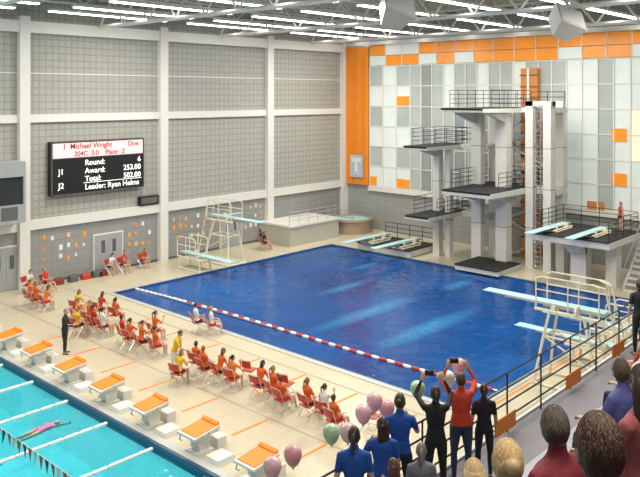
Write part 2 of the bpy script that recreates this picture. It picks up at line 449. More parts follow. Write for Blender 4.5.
for z,th in ((10,.35),(5,.45)):
    for xx in (-25.2,-22.95):
        tw.hexa([(xx,41.8,z-1.0),(xx+.3,41.8,z-1.0),(xx,42.2,z-1.0),(xx+.3,42.2,z-1.0),(xx,39.6,z-th+.03),(xx+.3,39.6,z-th+.03),(xx,42.2,z-th+.03),(xx+.3,42.2,z-th+.03)],twhite)
for z in (7.5,3.0):
    tw.hexa([(-28.1,41.7,z-.8),(-27.7,41.7,z-.8),(-28.1,42,z-.8),(-27.7,42,z-.8),(-28.1,39.8,z-.3),(-27.7,39.8,z-.3),(-28.1,42,z-.3),(-27.7,42,z-.3)],twhite)
zz=0; side=1
while zz<9.9:
    n=8
    for k in range(n):
        xa=-24.4+(k if side>0 else n-1-k)*.32
        z_=zz+(k+1)*1.25/n
        tw.box((xa,45.0,z_-.04),(xa+.3,45.8,z_),steel)
    a=(-24.4,zz) if side>0 else (-21.8,zz); b=(-21.8,zz+1.25) if side>0 else (-24.4,zz+1.25)
    for y in (45.0,45.8):
        tw.tube([(a[0],y,a[1]),(b[0],y,b[1])],.05,twhite,4); tw.tube([(a[0],y,a[1]+1),(b[0],y,b[1]+1)],.025,steel,4)
    tw.box((-21.8 if side>0 else -25.0,44.6,zz+1.2),(-21.2 if side>0 else -24.4,45.85,zz+1.26),twhite)
    zz+=1.25; side=-side
for z0,z1 in ((0,3),(3,5),(5,7.5),(7.5,10)):
    for xx in (-21.2,-20.8): tw.tube([(xx,42.6,z0),(xx,42.6,z1+.3)],.03,steel,5)
    k=z0
    while k<z1: tw.tube([(-21.2,42.6,k+.2),(-20.8,42.6,k+.2)],.02,steel,5); k+=.3
tw.box((-24.8,39.2,.03),(-21.8,42.0,.32),twhite); tw.box((-24.8,39.1,.32),(-21.8,42.0,.38),black)
tw.obj('diving_tower')

# springboards -----------------------------------------------------------------
def springboard(h,L=4.88,base=True,rails=True):
    s_=MB(); w=.26
    s_.hexa([(-w,0,h-.05),(w,0,h-.05),(-w,L,h-.03),(w,L,h-.03),(-w,0,h),(w,0,h),(-w,L,h),(w,L,h)],boardblue)
    s_.box((-w,0,h-.09),(-w+.04,L*.8,h-.04),steel); s_.box((w-.04,0,h-.09),(w,L*.8,h-.04),steel)
    s_.tube([(-.35,1.9,h-.14),(.35,1.9,h-.14)],.09,cream,10)
    s_.box((-.38,1.2,h-.32),(-.3,2.6,h-.22),cream); s_.box((.3,1.2,h-.32),(.38,2.6,h-.22),cream)
    s_.box((-.3,-.05,h-.12),(.3,.15,h-.05),steel)
    s_.tube([(-.37,.9,h-.1),(-.37,.98,h-.1)],.22,cream,14)
    if base:
        r=.055
        for x in (-.36,.36):
            s_.tube([(x,0,h-.27),(x,2.6,h-.27)],r,cream,8)
            if h>2:
                s_.tube([(x*1.9,.0,0),(x*1.25,.45,h*.6),(x,.7,h-.27)],r,cream,8)
                s_.tube([(x*1.9,2.5,0),(x*1.25,2.2,h*.6),(x,2.0,h-.27)],r,cream,8)
                s_.tube([(x*1.9,.0,.05),(x*1.9,2.5,.05)],r,cream,8)
                s_.tube([(x*1.25,.45,h*.6),(x*1.25,2.2,h*.6)],r*.8,cream,8)
                s_.tube([(x*1.6,.2,h*.3),(x*1.25,2.2,h*.6)],r*.6,cream,8)
            else:
                s_.tube([(x*1.2,.2,0),(x,.3,h-.27)],r,cream,8); s_.tube([(x*1.2,2.3,0),(x,2.2,h-.27)],r,cream,8)
                s_.tube([(x*1.2,.2,.05),(x*1.2,2.3,.05)],r,cream,8)
        for y in ((0,2.5) if h>2 else (.2,2.3)):
            q=.68 if h>2 else .43
            s_.tube([(-q,y,.05),(q,y,.05)],r,cream,8)
        if h>2:
            s_.tube([(-.45,2.2,h*.6),(.45,2.2,h*.6)],r*.8,cream,8); s_.tube([(-.45,.45,h*.6),(.45,.45,h*.6)],r*.8,cream,8)
            for x in (-.3,.3): s_.tube([(x,-1.1,0),(x,-.25,h),(x,-.05,h+.9),(x*1.3,.4,h+1.0)],.035,cream,6)
            k=.3
            while k<h: s_.box((-.3,-1.1+.85*k/h-.06,k-.015),(.3,-1.1+.85*k/h+.06,k+.015),steel); k+=.3
    if rails:
        for x in (-.47,.47):
            e=2.5 if h>2 else 1.9
            s_.tube([(x,.1,h-.3),(x,.1,h+.95),(x,.3,h+1.0),(x,e-.2,h+1.0),(x,e,h+.9),(x,e,h-.3)],.03,cream,7)
            s_.tube([(x,.1,h+.5),(x,e,h+.5)],.022,cream,7)
            s_.tube([(x,e*.5,h-.3),(x,e*.5,h+1)],.025,cream,7)
            s_.tube([(x*.75,.1,h-.27),(x,.1,h-.27)],.03,cream,6); s_.tube([(x*.75,e,h-.27),(x,e,h-.27)],.03,cream,6)
    return s_.mesh('springboard')
sb3=springboard(3.0); sb1=springboard(1.0); sbp=springboard(.45,base=True,rails=False)
inst(sb3,'springboard_three_metre',(-38.1,30.8,0),-math.pi/2)
inst(sb1,'springboard_one_metre',(-37.9,28.3,0),-math.pi/2)
inst(sb3,'springboard_three_metre',(-10.35,26.4,0),math.pi/2)
inst(sb1,'springboard_one_metre',(-10.35,29.0,0),math.pi/2)
inst(sb1,'springboard_one_metre',(-10.35,31.6,0),math.pi/2)
bp=MB(); bp.box((-33.2,39.9,.03),(-28.7,43.0,.42),concrete); bp.box((-33.2,39.8,.42),(-28.7,43.0,.5),black)
railing(bp,[(-33.1,43),(-28.8,43)],.5,1.0); bp.obj('low_springboard_platform')
inst(sbp,'low_springboard',(-32.2,42.0,.5),math.pi); inst(sbp,'low_springboard',(-29.6,42.0,.5),math.pi)
rp=MB(); rp.box((-20.1,39.6,2.45),(-15.4,44.2,2.82),twhite); rp.box((-20.1,39.5,2.82),(-15.4,44.2,2.88),black)
railing(rp,[(-20,41),(-20,44.1),(-15.5,44.1),(-15.5,39.7)],2.88,1.1,blackmetal,4,1.1,.02)
rp.box((-18.1,40.8,0),(-17.2,41.6,2.5),twhite); rp.box((-16.4,41.6,0),(-15.8,42.4,2.5),twhite); rp.box((-19.8,42.6,0),(-19.3,43.2,2.5),twhite)
rp.hexa([(-18.1,40.6,1.8),(-17.2,40.6,1.8),(-18.1,41,1.8),(-17.2,41,1.8),(-18.1,39.7,2.45),(-17.2,39.7,2.45),(-18.1,41,2.45),(-17.2,41,2.45)],twhite)
for k in range(10): rp.box((-15.3,44.2-.3*k-.3,2.5-.28*k),(-14.4,44.2-.3*k,2.6-.28*k),concrete)
for xx in (-15.3,-14.4): rp.tube([(xx,44.2,2.5),(xx,41.2,.05)],.07,twhite,4); rp.tube([(xx,44.2,3.6),(xx,41.2,1.0)],.025,steel,5); rp.tube([(xx,41.2,0),(xx,41.2,1)],.025,steel,5)
rp.obj('raised_springboard_platform')
inst(sbp,'raised_springboard',(-19.2,42.7,2.88),math.pi).scale=(1,1,.6); inst(sbp,'raised_springboard',(-16.9,42.7,2.88),math.pi).scale=(1,1,.6)

# spa boxes at back left
sp=MB(); tilebrown=mat('spa_tile',(.36,.27,.2),.5,noise=.1)
beige=mat('ledge_beige',(.46,.45,.39),.6,noise=.05)
sp.box((WF,37.0,0),(-37.0,42.2,1.35),beige); sp.box((WF,36.9,1.35),(-36.9,42.3,1.5),white)
railing(sp,[(-37.2,37.1),(-37.2,42.1)],1.5,.9,steel); sp.obj('raised_viewing_ledge')
hp=MB()
hp.rings([((-37.7,44.6,z),V((r,0,0)),V((0,r,0))) for z,r in ((0,1.5),(.9,1.5),(.95,1.65),(1.1,1.65),(1.1,1.4),(.95,1.35))],tilebrown,24)
hp.rings([((-37.7,44.6,1.0),V((1.35,0,0)),V((0,1.35,0))),((-37.7,44.6,1.02),V((1.35,0,0)),V((0,1.35,0)))],boardblue,24)
railing(hp,[(-38.9,43.2),(-36.5,43.2)],1.1,.8,steel)
hp.obj('hot_tub')

# ------------------------------------------------------------------ ropes / flags / blocks
rr=MB(); redm=mat('float_red',(.5,.04,.035),.4); whm=mat('float_white',(.82,.82,.78),.4)
x=DX0+.1; i=0
def ry(x): return 23.3+.95*(x+35.6)/22+.12*math.sin((x+35)*.28)
rr.tube([(DX0+.1,ry(DX0),-.02),(DX1-.1,ry(DX1),-.02)],.02,steel,5)
while x<DX1-.4:
    yy=ry(x)
    m=whm if x<-31.5 else (redm if i%2 else whm)
    rr.tube([(x,yy,-.02),(x+.08,yy,-.02),(x+.3,yy,-.02),(x+.36,yy,-.02)],[.04,.08,.08,.04],m,8); x+=.39; i+=1
rr.obj('diving_pool_lane_rope',smooth=False)
lr=MB()
for v in [-34.8,-32.2,-29.6,-27.0,-24.4,-21.8,-19.2,-16.6]:
    y=CY1-.2
    while y>-8:
        lr.tube([(v,y,-.1),(v,y-.05,-.1),(v,y-.45,-.1),(v,y-.5,-.1)],[.04,.065,.065,.04],whm,6); y-=.52
lr.obj('competition_lane_rope')
bf=MB(); bf.tube([(-37.8,8.6,2.0),(-13.2,8.6,2.0)],.012,whm,4)
fo=[mat('flag_red_orange',(.7,.13,.03),.7),mat('flag_white',(.8,.8,.8),.7),mat('flag_dark',(.08,.07,.1),.7)]
x=-37.6;i=0
while x<-13.4:
    j=len(bf.v); bf.v+=[V((x,8.6,2.0)),V((x+.22,8.6,2.0)),V((x+.11,8.6+random.uniform(-.05,.05),1.62))]
    bf.f.append([j,j+1,j+2]); bf.m.append(bf.mi(fo[(0,1,0,2)[i%4]])); x+=.29;i+=1
for xx in (-37.9,-13.1): bf.tube([(xx,8.6,0),(xx,8.6,2.05)],.03,steel,6)
bf.obj('backstroke_flags')
def block():
    b=MB()
    b.box((-.26,-.3,0),(.26,.3,.05),white)
    b.hexa([(-.17,-.12,.05),(.17,-.12,.05),(-.17,.22,.05),(.17,.22,.05),(-.2,-.25,.5),(.2,-.25,.5),(-.2,.28,.58),(.2,.28,.58)],white)
    b.hexa([(-.38,-.48,.5),(.38,-.48,.5),(-.38,.42,.6),(.38,.42,.6),(-.38,-.48,.56),(.38,-.48,.56),(-.38,.42,.66),(.38,.42,.66)],white)
    b.hexa([(-.33,-.40,.565),(.33,-.40,.565),(-.33,.28,.65),(.33,.28,.65),(-.33,-.40,.59),(.33,-.40,.59),(-.33,.28,.67),(.33,.28,.67)],orange)
    b.hexa([(-.33,.3,.65),(.33,.3,.65),(-.33,.42,.66),(.33,.42,.66),(-.33,.33,.7),(.33,.33,.7),(-.33,.42,.74),(.33,.42,.74)],orange)
    b.box((-.3,.4,0),(.3,.72,.26),white)
    for x in (-.3,.3): b.tube([(x,-.4,.52),(x,-.46,.36),(x*.6,-.46,.36)],.02,steel,6)
    b.box((.34,.0,.54),(.42,.35,.6),steel)
    b.hexa([(.55,-.3,0),(1.15,-.3,0),(.55,.35,0),(1.15,.35,0),(.6,-.25,.14),(1.1,-.25,.14),(.6,.3,.14),(1.1,.3,.14)],white)
    return b.mesh('starting_block')
bm=block()
for v in [-33.5,-30.9,-28.3,-25.7,-23.1,-20.5,-17.9,-15.3]:
    inst(bm,'starting_block',(v,14.0,0),0,1.1)

# ------------------------------------------------------------------ chairs
def chair():
    c=MB()
    c.hexa([(-.23,-.2,.43),(.23,-.2,.43),(-.23,.22,.45),(.23,.22,.45),(-.23,-.2,.46),(.23,-.2,.46),(-.22,.22,.48),(.22,.22,.48)],red)
    n=6
    for k in range(n):
        a0=-.23+.46*k/n; a1=-.23+.46*(k+1)/n
        y0=-.25+.9*a0*a0; y1=-.25+.9*a1*a1
        c.hexa([(a0,y0-.02,.6),(a1,y1-.02,.6),(a0,y0,.6),(a1,y1,.6),(a0,y0-.1,.88),(a1,y1-.1,.88),(a0,y0-.08,.88),(a1,y1-.08,.88)],red)
    for x in (-.24,.24):
        c.tube([(x,.28,0),(x,-.18,.5),(x,-.32,.9)],.013,steel,6)
        c.tube([(x,-.28,0),(x,.12,.45)],.013,steel,6)
    c.tube([(-.24,-.32,.9),(.24,-.32,.9)],.013,steel,6); c.tube([(-.24,.2,.1),(.24,.2,.1)],.01,steel,6); c.tube([(-.24,-.22,.08),(.24,-.22,.08)],.01,steel,6)
    return c.mesh('folding_chair')
chm=chair()

# ------------------------------------------------------------------ people
SK,SH,PA,SO,HA,EY,LI,EX=range(8)
slotm=[None]*5+[mat('eye_dark',(.03,.02,.02),.2),mat('lip',(.5,.16,.14),.5),mat('phone_black',(.02,.02,.025),.3)]
ph=[mat('ph%d'%i,(.5,.5,.5)) for i in range(8)]
def n(*a): return V(a).normalized()
POSES={}
def head_geo(mb,c,fwd,up,hair,strands=False,glasses=False):
    fwd=fwd.normalized(); side=fwd.cross(up).normalized(); up=side.cross(fwd).normalized()
    M=Matrix((side,fwd,up)).transposed()
    R=V((.072,.092,.114))
    nn,rg=24,16
    def shape(p):
        q=V((p.x*R.x,p.y*R.y,p.z*R.z))
        if p.z<0:
            k=-p.z; q.x*=1-.28*k*k; q.y+= .018*k if p.y>-.2 else .012*k
            if p.y<0: q.y*=1-.3*k
        if p.y>.6: q.y-= (p.y-.6)*.02
        return q
    def shell(m,scale,keep):
        i0=len(mb.v); pts=[]
        for j in range(rg+1):
            phi=math.pi*j/rg
            for k in range(nn):
                t=2*math.pi*k/nn
                pts.append(V((math.sin(phi)*math.cos(t),math.sin(phi)*math.sin(t),math.cos(phi))))
        for p in pts: mb.v.append(c+M@(shape(p)*scale))
        for j in range(rg):
            for k in range(nn):
                a=j*nn+k;b=j*nn+(k+1)%nn
                s4=pts[a]+pts[b]+pts[a+nn]+pts[b+nn]
                cen=s4.normalized() if s4.length>0 else pts[a]
                if keep(cen): mb.f.append([i0+a,i0+a+nn,i0+b+nn,i0+b]); mb.m.append(m)
    shell(SK,1,lambda p:True)
    P=lambda x,y,z:c+M@V((x,y,z))
    mb.tube([P(0,.086,.012),P(0,.098,-.012),P(0,.106,-.028),P(0,.092,-.036)],[.007,.010,.014,.008],SK,6)
    for s in (-1,1):
        mb.ball(P(s*.029,.077,.008),(.012,.010,.008),EY,8,5,M)
        mb.tube([P(s*.014,.088,.026),P(s*.03,.088,.031),P(s*.046,.078,.026)],[.003,.004,.002],HA,5)
        mb.ball(P(s*.073,-.005,-.01),(.010,.019,.030),SK,8,6,M)
        if glasses:
            mb.tube([P(s*.078,-.01,.012),P(s*.076,.06,.012),P(s*.062,.095,.01)],.0025,EX,5)
            ring=[P(s*.033+.024*math.cos(a),.102,.006+.018*math.sin(a)) for a in [k*math.pi/5 for k in range(11)]]
            mb.tube(ring,.002,EX,5)
    mb.tube([P(-.024,.081,-.058),P(0,.093,-.060),P(.024,.081,-.058)],[.003,.006,.003],LI,6)
    if hair=='bald': 
        shell(HA,1.03,lambda p: p.z<.25 and p.z>-.55 and p.y<.05)
        return
    if hair=='cap':
        shell(HA,1.05,lambda p:p.z>.0 and (p.y<.5 or p.z>.35)); return
    def keep(p):
        if p.y>.5 and p.z<.55: return False
        if p.y>.15 and p.z<.15: return False
        if p.z<-.2 and p.y>-.25: return False
        return p.z>-.68
    shell(HA,1.06,keep); shell(HA,1.095,lambda p:keep(p) and p.y<.4 and p.z>-.5)
    if hair=='long':
        mb.rings([(P(0,-.03,.06),M@V((.078,0,0)),M@V((0,.066,0))),(P(0,-.04,-.05),M@V((.085,0,0)),M@V((0,.056,0))),(P(0,-.055,-.13),M@V((.088,0,0)),M@V((0,.042,0))),(P(0,-.075,-.22),M@V((.078,0,0)),M@V((0,.03,0))),(P(0,-.08,-.28),M@V((.04,0,0)),M@V((0,.012,0)))],HA,14)
    if hair=='pony':
        mb.tube([P(0,-.085,.05),P(0,-.125,.045),P(0,-.14,-.03),P(0,-.13,-.12),P(0,-.125,-.19)],[.016,.024,.026,.02,.006],HA,8)
    if hair=='bun':
        mb.ball(P(0,-.108,.04),(.04,.036,.038),HA,12,8,M)
    if strands:
        rd=random.Random(5); cnt=0
        while cnt<2600:
            p=V((rd.gauss(0,1),rd.gauss(0,1),rd.gauss(0,1))).normalized()
            if not keep(p): continue
            cnt+=1
            az=math.atan2(p.y,p.x); th=math.acos(max(-1,min(1,p.z)))
            pts=[]; L=rd.uniform(.35,.6); sc=rd.uniform(1.088,1.108); dz=rd.uniform(-.02,.02)
            for s in range(5):
                a=min(th+L*s/4,2.2)
                q=V((math.sin(a)*math.cos(az+dz*s),math.sin(a)*math.sin(az+dz*s),math.cos(a)))
                pts.append(c+M@(shape(q)*(sc+.004*s/4)))
            if not keep(((pts[-1]-c)@M).normalized()) and hair!='long': pts=pts[:3]
            mb.tube(pts,[.0022,.002,.0018,.0015,.0008][:len(pts)],HA,3)

def hand_geo(mb,w,d,pn,s,curl=.5):
    d=d.normalized(); pn=(pn-d*pn.dot(d)).normalized(); sd=d.cross(pn)*s
    R=lambda t,a,b:(w+d*t,sd*a,pn*b)
    mb.rings([R(-.03,.025,.022),R(.0,.027,.018),R(.03,.038,.016),R(.065,.042,.015),R(.088,.038,.012)],SK,10)
    for i,(o,L) in enumerate([(.030,.068),(.010,.076),(-.011,.070),(-.031,.054)]):
        p=w+d*.082+sd*o; pts=[p]; ang=curl*.35
        for k,fr in enumerate((.45,.32,.23)):
            dd=d*math.cos(ang)+pn*math.sin(ang)+sd*o*.8
            p=p+dd*L*fr; pts.append(p); ang+=curl*.75
        mb.tube(pts,[.0095,.009,.008,.006],SK,6,True)
    p=w+d*.025+sd*.03; pts=[p]
    for k,(a,L) in enumerate(((.9,.035),(.55,.03),(.3,.025))):
        dd=(d*math.cos(a)+sd*math.sin(a)+pn*.35*curl).normalized(); p=p+dd*L; pts.append(p)
    mb.tube(pts,[.013,.011,.010,.007],SK,6,True)

def person_mesh(key,P):
    if key in POSES: return POSES[key]
    seated=P.get('seated',False)
    hipz=P.get('hipz',.53 if seated else .90)
    pel=V((0,P.get('py',0),hipz)); up=n(*P.get('lean',(0,.03,1))); S=V((1,0,0)); F=up.cross(S).normalized()
    fat=P.get('fat',1.0); sw=P.get('shw',.17)
    src=MB()
    ringd=[(-.07,.11,.09),(0,.160,.115),(.10,.146,.104),(.20,.126,.094),(.32,.148,.108),(.42,.160,.110),(.475,.150,.095),(.515,.105,.072),(.55,.062,.058),(.60,.05,.052),(.65,.048,.05)]
    src.rings([(pel+up*h,S*a*(fat if h<.5 else 1),F*b*(fat if h<.5 else 1)) for h,a,b in ringd],0,16)
    segs=[]
    segs.append((pel-up*.07,pel+up*.06,.14,'hip')); segs.append((pel+up*.07,pel+up*.48,.15,'torso')); segs.append((pel+up*.55,pel+up*.68,.05,'neck'))
    hands=[]
    for s,sn in ((-1,'L'),(1,'R')):
        sh=pel+up*.455+S*s*sw; ua=n(*P['ua'+sn]); fa=n(*P['fa'+sn])
        if ua.z>.0: sh=sh+up*.03
        el=sh+ua*.285; wr=el+fa*.245
        src.tube([pel+up*.49+S*s*.07,sh,sh.lerp(el,.5),el],[.05,.058,.047,.038],0,10,True)
        src.tube([el,el.lerp(wr,.35),wr],[.038,.036,.025],0,10,True)
        segs.append((sh,el,.05,'ua')); segs.append((el,wr,.035,'fa'))
        hands.append((wr,fa,s,P.get('pn'+sn,(-s,0,0))))
        hp_=pel-up*.03+S*s*.088; th=n(*P['th'+sn]); ca=n(*P['ca'+sn])
        kn=hp_+th*.42; an=kn+ca*.40
        src.tube([hp_,hp_.lerp(kn,.4),kn],[.088*fat,.078*fat,.055],0,12,True)
        src.tube([kn,kn.lerp(an,.3),an],[.054,.056,.035],0,12,True)
        ft=P.get('foot',(s*.15,1,0)); ft=n(ft[0]*s if abs(ft[0])>.2 else ft[0],ft[1],ft[2])
        he=an+V((0,0,-.035))-ft*.04; toe=an+V((0,0,-.045))+ft*.17
        src.tube([he,an.lerp(toe,.4)+V((0,0,-.01)),toe],[.036,.04,.028],0,10,True)
        segs.append((hp_,kn,.08,'th')); segs.append((kn,an,.05,'ca')); segs.append((he,toe,.045,'ft'))
    ob=src.obj('tmp_body')
    rm=ob.modifiers.new('r','REMESH'); rm.mode='VOXEL'; rm.voxel_size=.016
    sm=ob.modifiers.new('s','SMOOTH'); sm.factor=.6; sm.iterations=6
    dg=bpy.context.evaluated_depsgraph_get(); dg.update()
    me=bpy.data.meshes.new_from_object(ob.evaluated_get(dg))
    mb=MB(); mb.v=[v.co.copy() for v in me.vertices]
    sleeve=P.get('sleeve',.75); shorts=P.get('shorts',.5); 
    for p in me.polygons:
        c_=p.center; best=1e9;lab='';bt=0
        for a,b,r,l in segs:
            ab=b-a; t_=max(0,min(1,(c_-a).dot(ab)/ab.length_squared)); dd=((a+ab*t_)-c_).length/ r
            if dd<best: best=dd;lab=l;bt=t_
        if lab=='hip': m=PA
        elif lab=='torso': m=SH
        elif lab=='neck': m=SK
        elif lab=='ua': m=SH if bt<sleeve else SK
        elif lab=='fa': m=SH if sleeve>1 and bt<.95 else SK
        elif lab=='th': m=PA if bt<shorts else SK
        elif lab=='ca': m=PA if shorts>1 and bt<.93 else SK
        else: m=SO
        mb.f.append(list(p.vertices)); mb.m.append(m)
    bpy.data.objects.remove(ob); bpy.data.meshes.remove(me)
    for w,d,s,pn in hands: hand_geo(mb,w,d,V(pn),s,P.get('curl',.7))
    look=n(*P.get('look',(0,1,-.05)))
    hc=pel+up*.645+V((0,0,.045))+F*.015
    head_geo(mb,hc,look,V((0,0,1)),P.get('hair','short'),P.get('strands',False),P.get('glasses',False))
    if P.get('phone'):
        q=(hands[0][0]+hands[1][0])/2+n(*P['faR'])*.1
        mb.box(q+V((-.07,-.02,-.035)),q+V((.07,.02,.045)),EX); mb.tube([q+V((0,.02,0)),q+V((0,.07,0))],.028,EX,10)
    mb.mats=ph
    out=mb.mesh('person_'+key,True)
    POSES[key]=out
    return out
def cmat(prefix,c,rough=.75): 
    return mat(prefix+'_%02d%02d%02d'%tuple(int(q*99) for q in c),c,rough,noise=.12,nscale=9,bump=.5,bscale=9)
def hairm(c):
    return mat('hair_%02d%02d%02d'%tuple(int(q*99) for q in c),c,.45,noise=.2,nscale=14)
SKINS=[(.60,.36,.25),(.52,.29,.19),(.66,.42,.31)]
def person(name,key,P,loc,rz,shirt,pants,shoes=(.6,.6,.6),hair=(.06,.03,.015),skin=0,sc=1.0):
    me=person_mesh(key,P); o=inst(me,name,loc,rz,sc)
    ms=[mat('skin_%d'%skin,SKINS[skin],.5,noise=.06),cmat('cloth',shirt),cmat('cloth',pants),cmat('shoe',shoes,.5),hairm(hair),slotm[5],slotm[6],slotm[7]]
    for i,m in enumerate(ms):
        o.material_slots[i].link='OBJECT'; o.material_slots[i].material=m
    return o
def sit(**k):
    d=dict(seated=True,uaL=(-.25,.35,-1),uaR=(.25,.35,-1),faL=(.35,1,-.15),faR=(-.35,1,-.15),thL=(-.12,1,-.03),thR=(.12,1,-.03),caL=(0,.1,-1),caR=(0,.02,-1),lean=(0,-.08,1),pnL=(0,0,-1),pnR=(0,0,-1))
    d.update(k); return d
def stand(**k):
    d=dict(uaL=(-.18,.02,-1),uaR=(.18,.02,-1),faL=(-.02,.2,-1),faR=(.02,.2,-1),thL=(-.06,.02,-1),thR=(.06,.02,-1),caL=(0,-.03,-1),caR=(0,-.03,-1),pnL=(1,0,0),pnR=(-1,0,0),shorts=1.2)
    d.update(k); return d
ORG=(.66,.12,.02); RED=(.5,.04,.02); YEL=(.78,.5,.03); WHT=(.72,.72,.68); BLU=(.012,.08,.38); BLK=(.015,.015,.018); NAVY=(.02,.03,.08)
SITS={'sitA':sit(hair='pony',sleeve=.6,shorts=.45),
 'sitB':sit(hair='long',lean=(0,.3,1),faL=(.5,1,.1),faR=(-.5,1,.1),look=(.3,1,-.1),sleeve=.6),
 'sitC':sit(hair='short',lean=(.05,-.18,1),caL=(0,.5,-1),caR=(0,.3,-1),look=(-.5,1,0),sleeve=.7,fat=1.05),
 'sitD':sit(hair='pony',lean=(-.08,.1,1),uaR=(.3,.7,-.6),faR=(-.3,.5,1),look=(.5,1,0),sleeve=.8)}
HAIRS=[(.05,.025,.012),(.12,.06,.025),(.35,.2,.08),(.02,.015,.012),(.25,.12,.05)]
rd=random.Random(11)
def seated_at(v,u,rz=0,shirt=None,name='seated_diver',key=None,jit=1):
    key=key or rd.choice(list(SITS)); ang=rz+rd.uniform(-.3,.3)*jit
    inst(chm,'folding_chair',(v,u,0),ang)
    return person(name,key,SITS[key],(v,u,0),ang,shirt or rd.choice([ORG,ORG,RED,ORG,(.72,.2,.04),WHT]) ,rd.choice([(.35,.04,.02),BLK,BLK,NAVY]),hair=rd.choice(HAIRS),skin=rd.randrange(3),sc=rd.uniform(.96,1.03))
groups=[(-36.6,-34.4),(-31.6,-29.2),(-28.0,-25.5),(-22.9,-20.2),(-19.4,-17.7),(-17.0,-15.3)]
for a,b in groups:
    v=a
    while v<=b:
        seated_at(v,17.7+rd.uniform(-.15,.15)); v+=rd.uniform(.66,.85)
for v,u in [(-31.9,18.9),(-30.6,19.0),(-27.2,18.8)]: seated_at(v,u)
for v in (-20.9,-18.9,-15.0): inst(chm,'folding_chair',(v+.1,18.6,0),rd.uniform(-.3,.3))
seated_at(-26.9,20.9,-.3,WHT,'seated_official','sitC'); seated_at(-26.1,21.1,-.3,WHT,'seated_official','sitA'); 
for v,u in ((-38.9,18.7),(-38.6,19.6),(-39.3,24.0),(-39.2,24.8),(-39.3,26.3)):
    seated_at(v,u,-1.4,rd.choice([WHT,RED,(.4,.4,.42)]),'seated_teammate')
for v,u in ((-38.2,35.4),(-37.6,35.1)): seated_at(v,u,-1,BLK,'seated_teammate')
person('standing_official','stA',stand(uaR=(.3,.4,-1),faR=(-.4,1,.1),uaL=(-.2,.3,-1),faL=(.5,1,0),hair='short',sleeve=1.2,fat=1.15,look=(.4,1,0)),(-28.7,15.4,0),math.radians(-40),BLK,BLK,BLK,(.25,.2,.16),0,1.1)
person('standing_coach','stB',stand(lean=(0,.35,1),uaR=(.2,.8,-1),faR=(-.1,1,-.4),thL=(-.1,.15,-1),caL=(0,-.25,-1),hair='short',look=(0,1,-.4),sleeve=.8,fat=1.1),(-23.3,17.0,0),math.radians(-60),YEL,WHT,WHT,(.08,.04,.02),1,1.08)
seated_at(-22.5,16.6,.3,YEL,'seated_coach','sitB',0)
seated_at(-33.0,18.3,.1,YEL,'seated_coach','sitB'); seated_at(-30.4,16.9,.4,YEL,'seated_coach','sitC')
person('standing_diver','stC',stand(hair='short',sleeve=0,shorts=.25),(-22.6,43.9,5.0),math.pi,SKINS[1],NAVY,SKINS[1],(.1,.05,.02),1,.98)
person('standing_diver','stC',stand(),(-16.2,43.4,2.88),math.pi*.8,(.45,.05,.04),BLK,BLK,(.1,.05,.02),0,1.0)
# walkway persons on stand
FZ=4.8
AIM=math.radians(42)
up2=dict(uaL=(-.35,.8,.35),faL=(.45,.35,.8),uaR=(.35,.8,.35),faR=(-.45,.35,.8),sleeve=1.2,phone=True,curl=1.6,pnL=(0,1,0),pnR=(0,1,0))
person('spectator_woman_blue','wkA',stand(hair='pony',sleeve=.7,look=(.1,1,-.1)),(-6.05,7.2,FZ),AIM,BLU,BLK,BLK,(.05,.025,.015),0,1.03)
person('spectator_woman_blue','wkB',stand(hair='long',sleeve=.7,uaL=(-.3,.5,-.8),faL=(.4,1,.2),look=(-.3,1,0)),(-6.1,7.85,FZ),AIM,BLU,BLK,BLK,(.04,.02,.012),1,.97)
person('spectator_woman_blue','wkC',stand(hair='bun',sleeve=.7,uaR=(.3,.5,-.8),faR=(-.4,1,.4),look=(.2,1,0)),(-6.25,8.45,FZ),AIM,BLU,BLK,BLK,(.07,.035,.015),0,1.03)
person('spectator_taking_photo','wkD',stand(hair='pony',**up2),(-6.15,9.2,FZ),AIM,BLK,BLK,BLK,(.05,.02,.012),0,.98)
person('spectator_taking_photo','wkE',stand(hair='short',fat=1.12,**up2),(-6.15,9.9,FZ),AIM,(.62,.055,.02),(.03,.04,.09),BLK,(.07,.035,.02),1,.98)
person('spectator_standing','wkA',{},(-5.95,10.25,FZ),AIM,BLK,BLK,BLK,(.03,.02,.012),1,.85)
person('spectator_standing','wkC',{},(-6.1,17.5,FZ),AIM,BLK,BLK,BLK,(.03,.02,.012),0,1.02)
person('spectator_standing','wkB',{},(-5.5,7.3,FZ),AIM,(.25,.25,.28),BLK,BLK,(.12,.05,.025),0,.88)
person('spectator_standing','wkA',{},(-5.5,7.9,FZ),AIM,(.2,.2,.22),BLK,BLK,(.25,.2,.17),0,.87)

# ------------------------------------------------------------------ spectator stand
st=MB(); E=WB-.2
st.box((-6.5,-14,0),(-5.06,E,FZ),standgrey)
for k in range(-4,5):
    vk=-.92-.92*k
    fz=8.5-.77*k
    st.box((vk-.46,-14,0),(vk+.46,E,fz),standgrey)
    st.box((vk-.05,-14,fz+.36),(vk+.3,E,fz+.42),benchm)
    st.box((vk+.3,-14,fz+.3),(vk+.34,E,fz+.42),benchm)
    for q in range(-14,46,2): st.box((vk+.05,q,fz),(vk+.2,q+.08,fz+.36),darkgrey)
    st.box((vk-.46,-14,fz-.06),(vk-.42,E,fz+.005),benchm)
st.box((-6.55,-14,4.4),(-6.5,E,4.85),concrete)
st.obj('spectator_stand')
rl=MB()
railing(rl,[(-6.45,-13),(-6.45,46)],FZ,1.05,blackmetal,4,1.3,.017)
for u in [11.4,14.2,16.6,20,24]:
    rl.box((-6.40,u,FZ+.08),(-6.38,u+.7,FZ+.36),orange)
rl.obj('stand_railing')
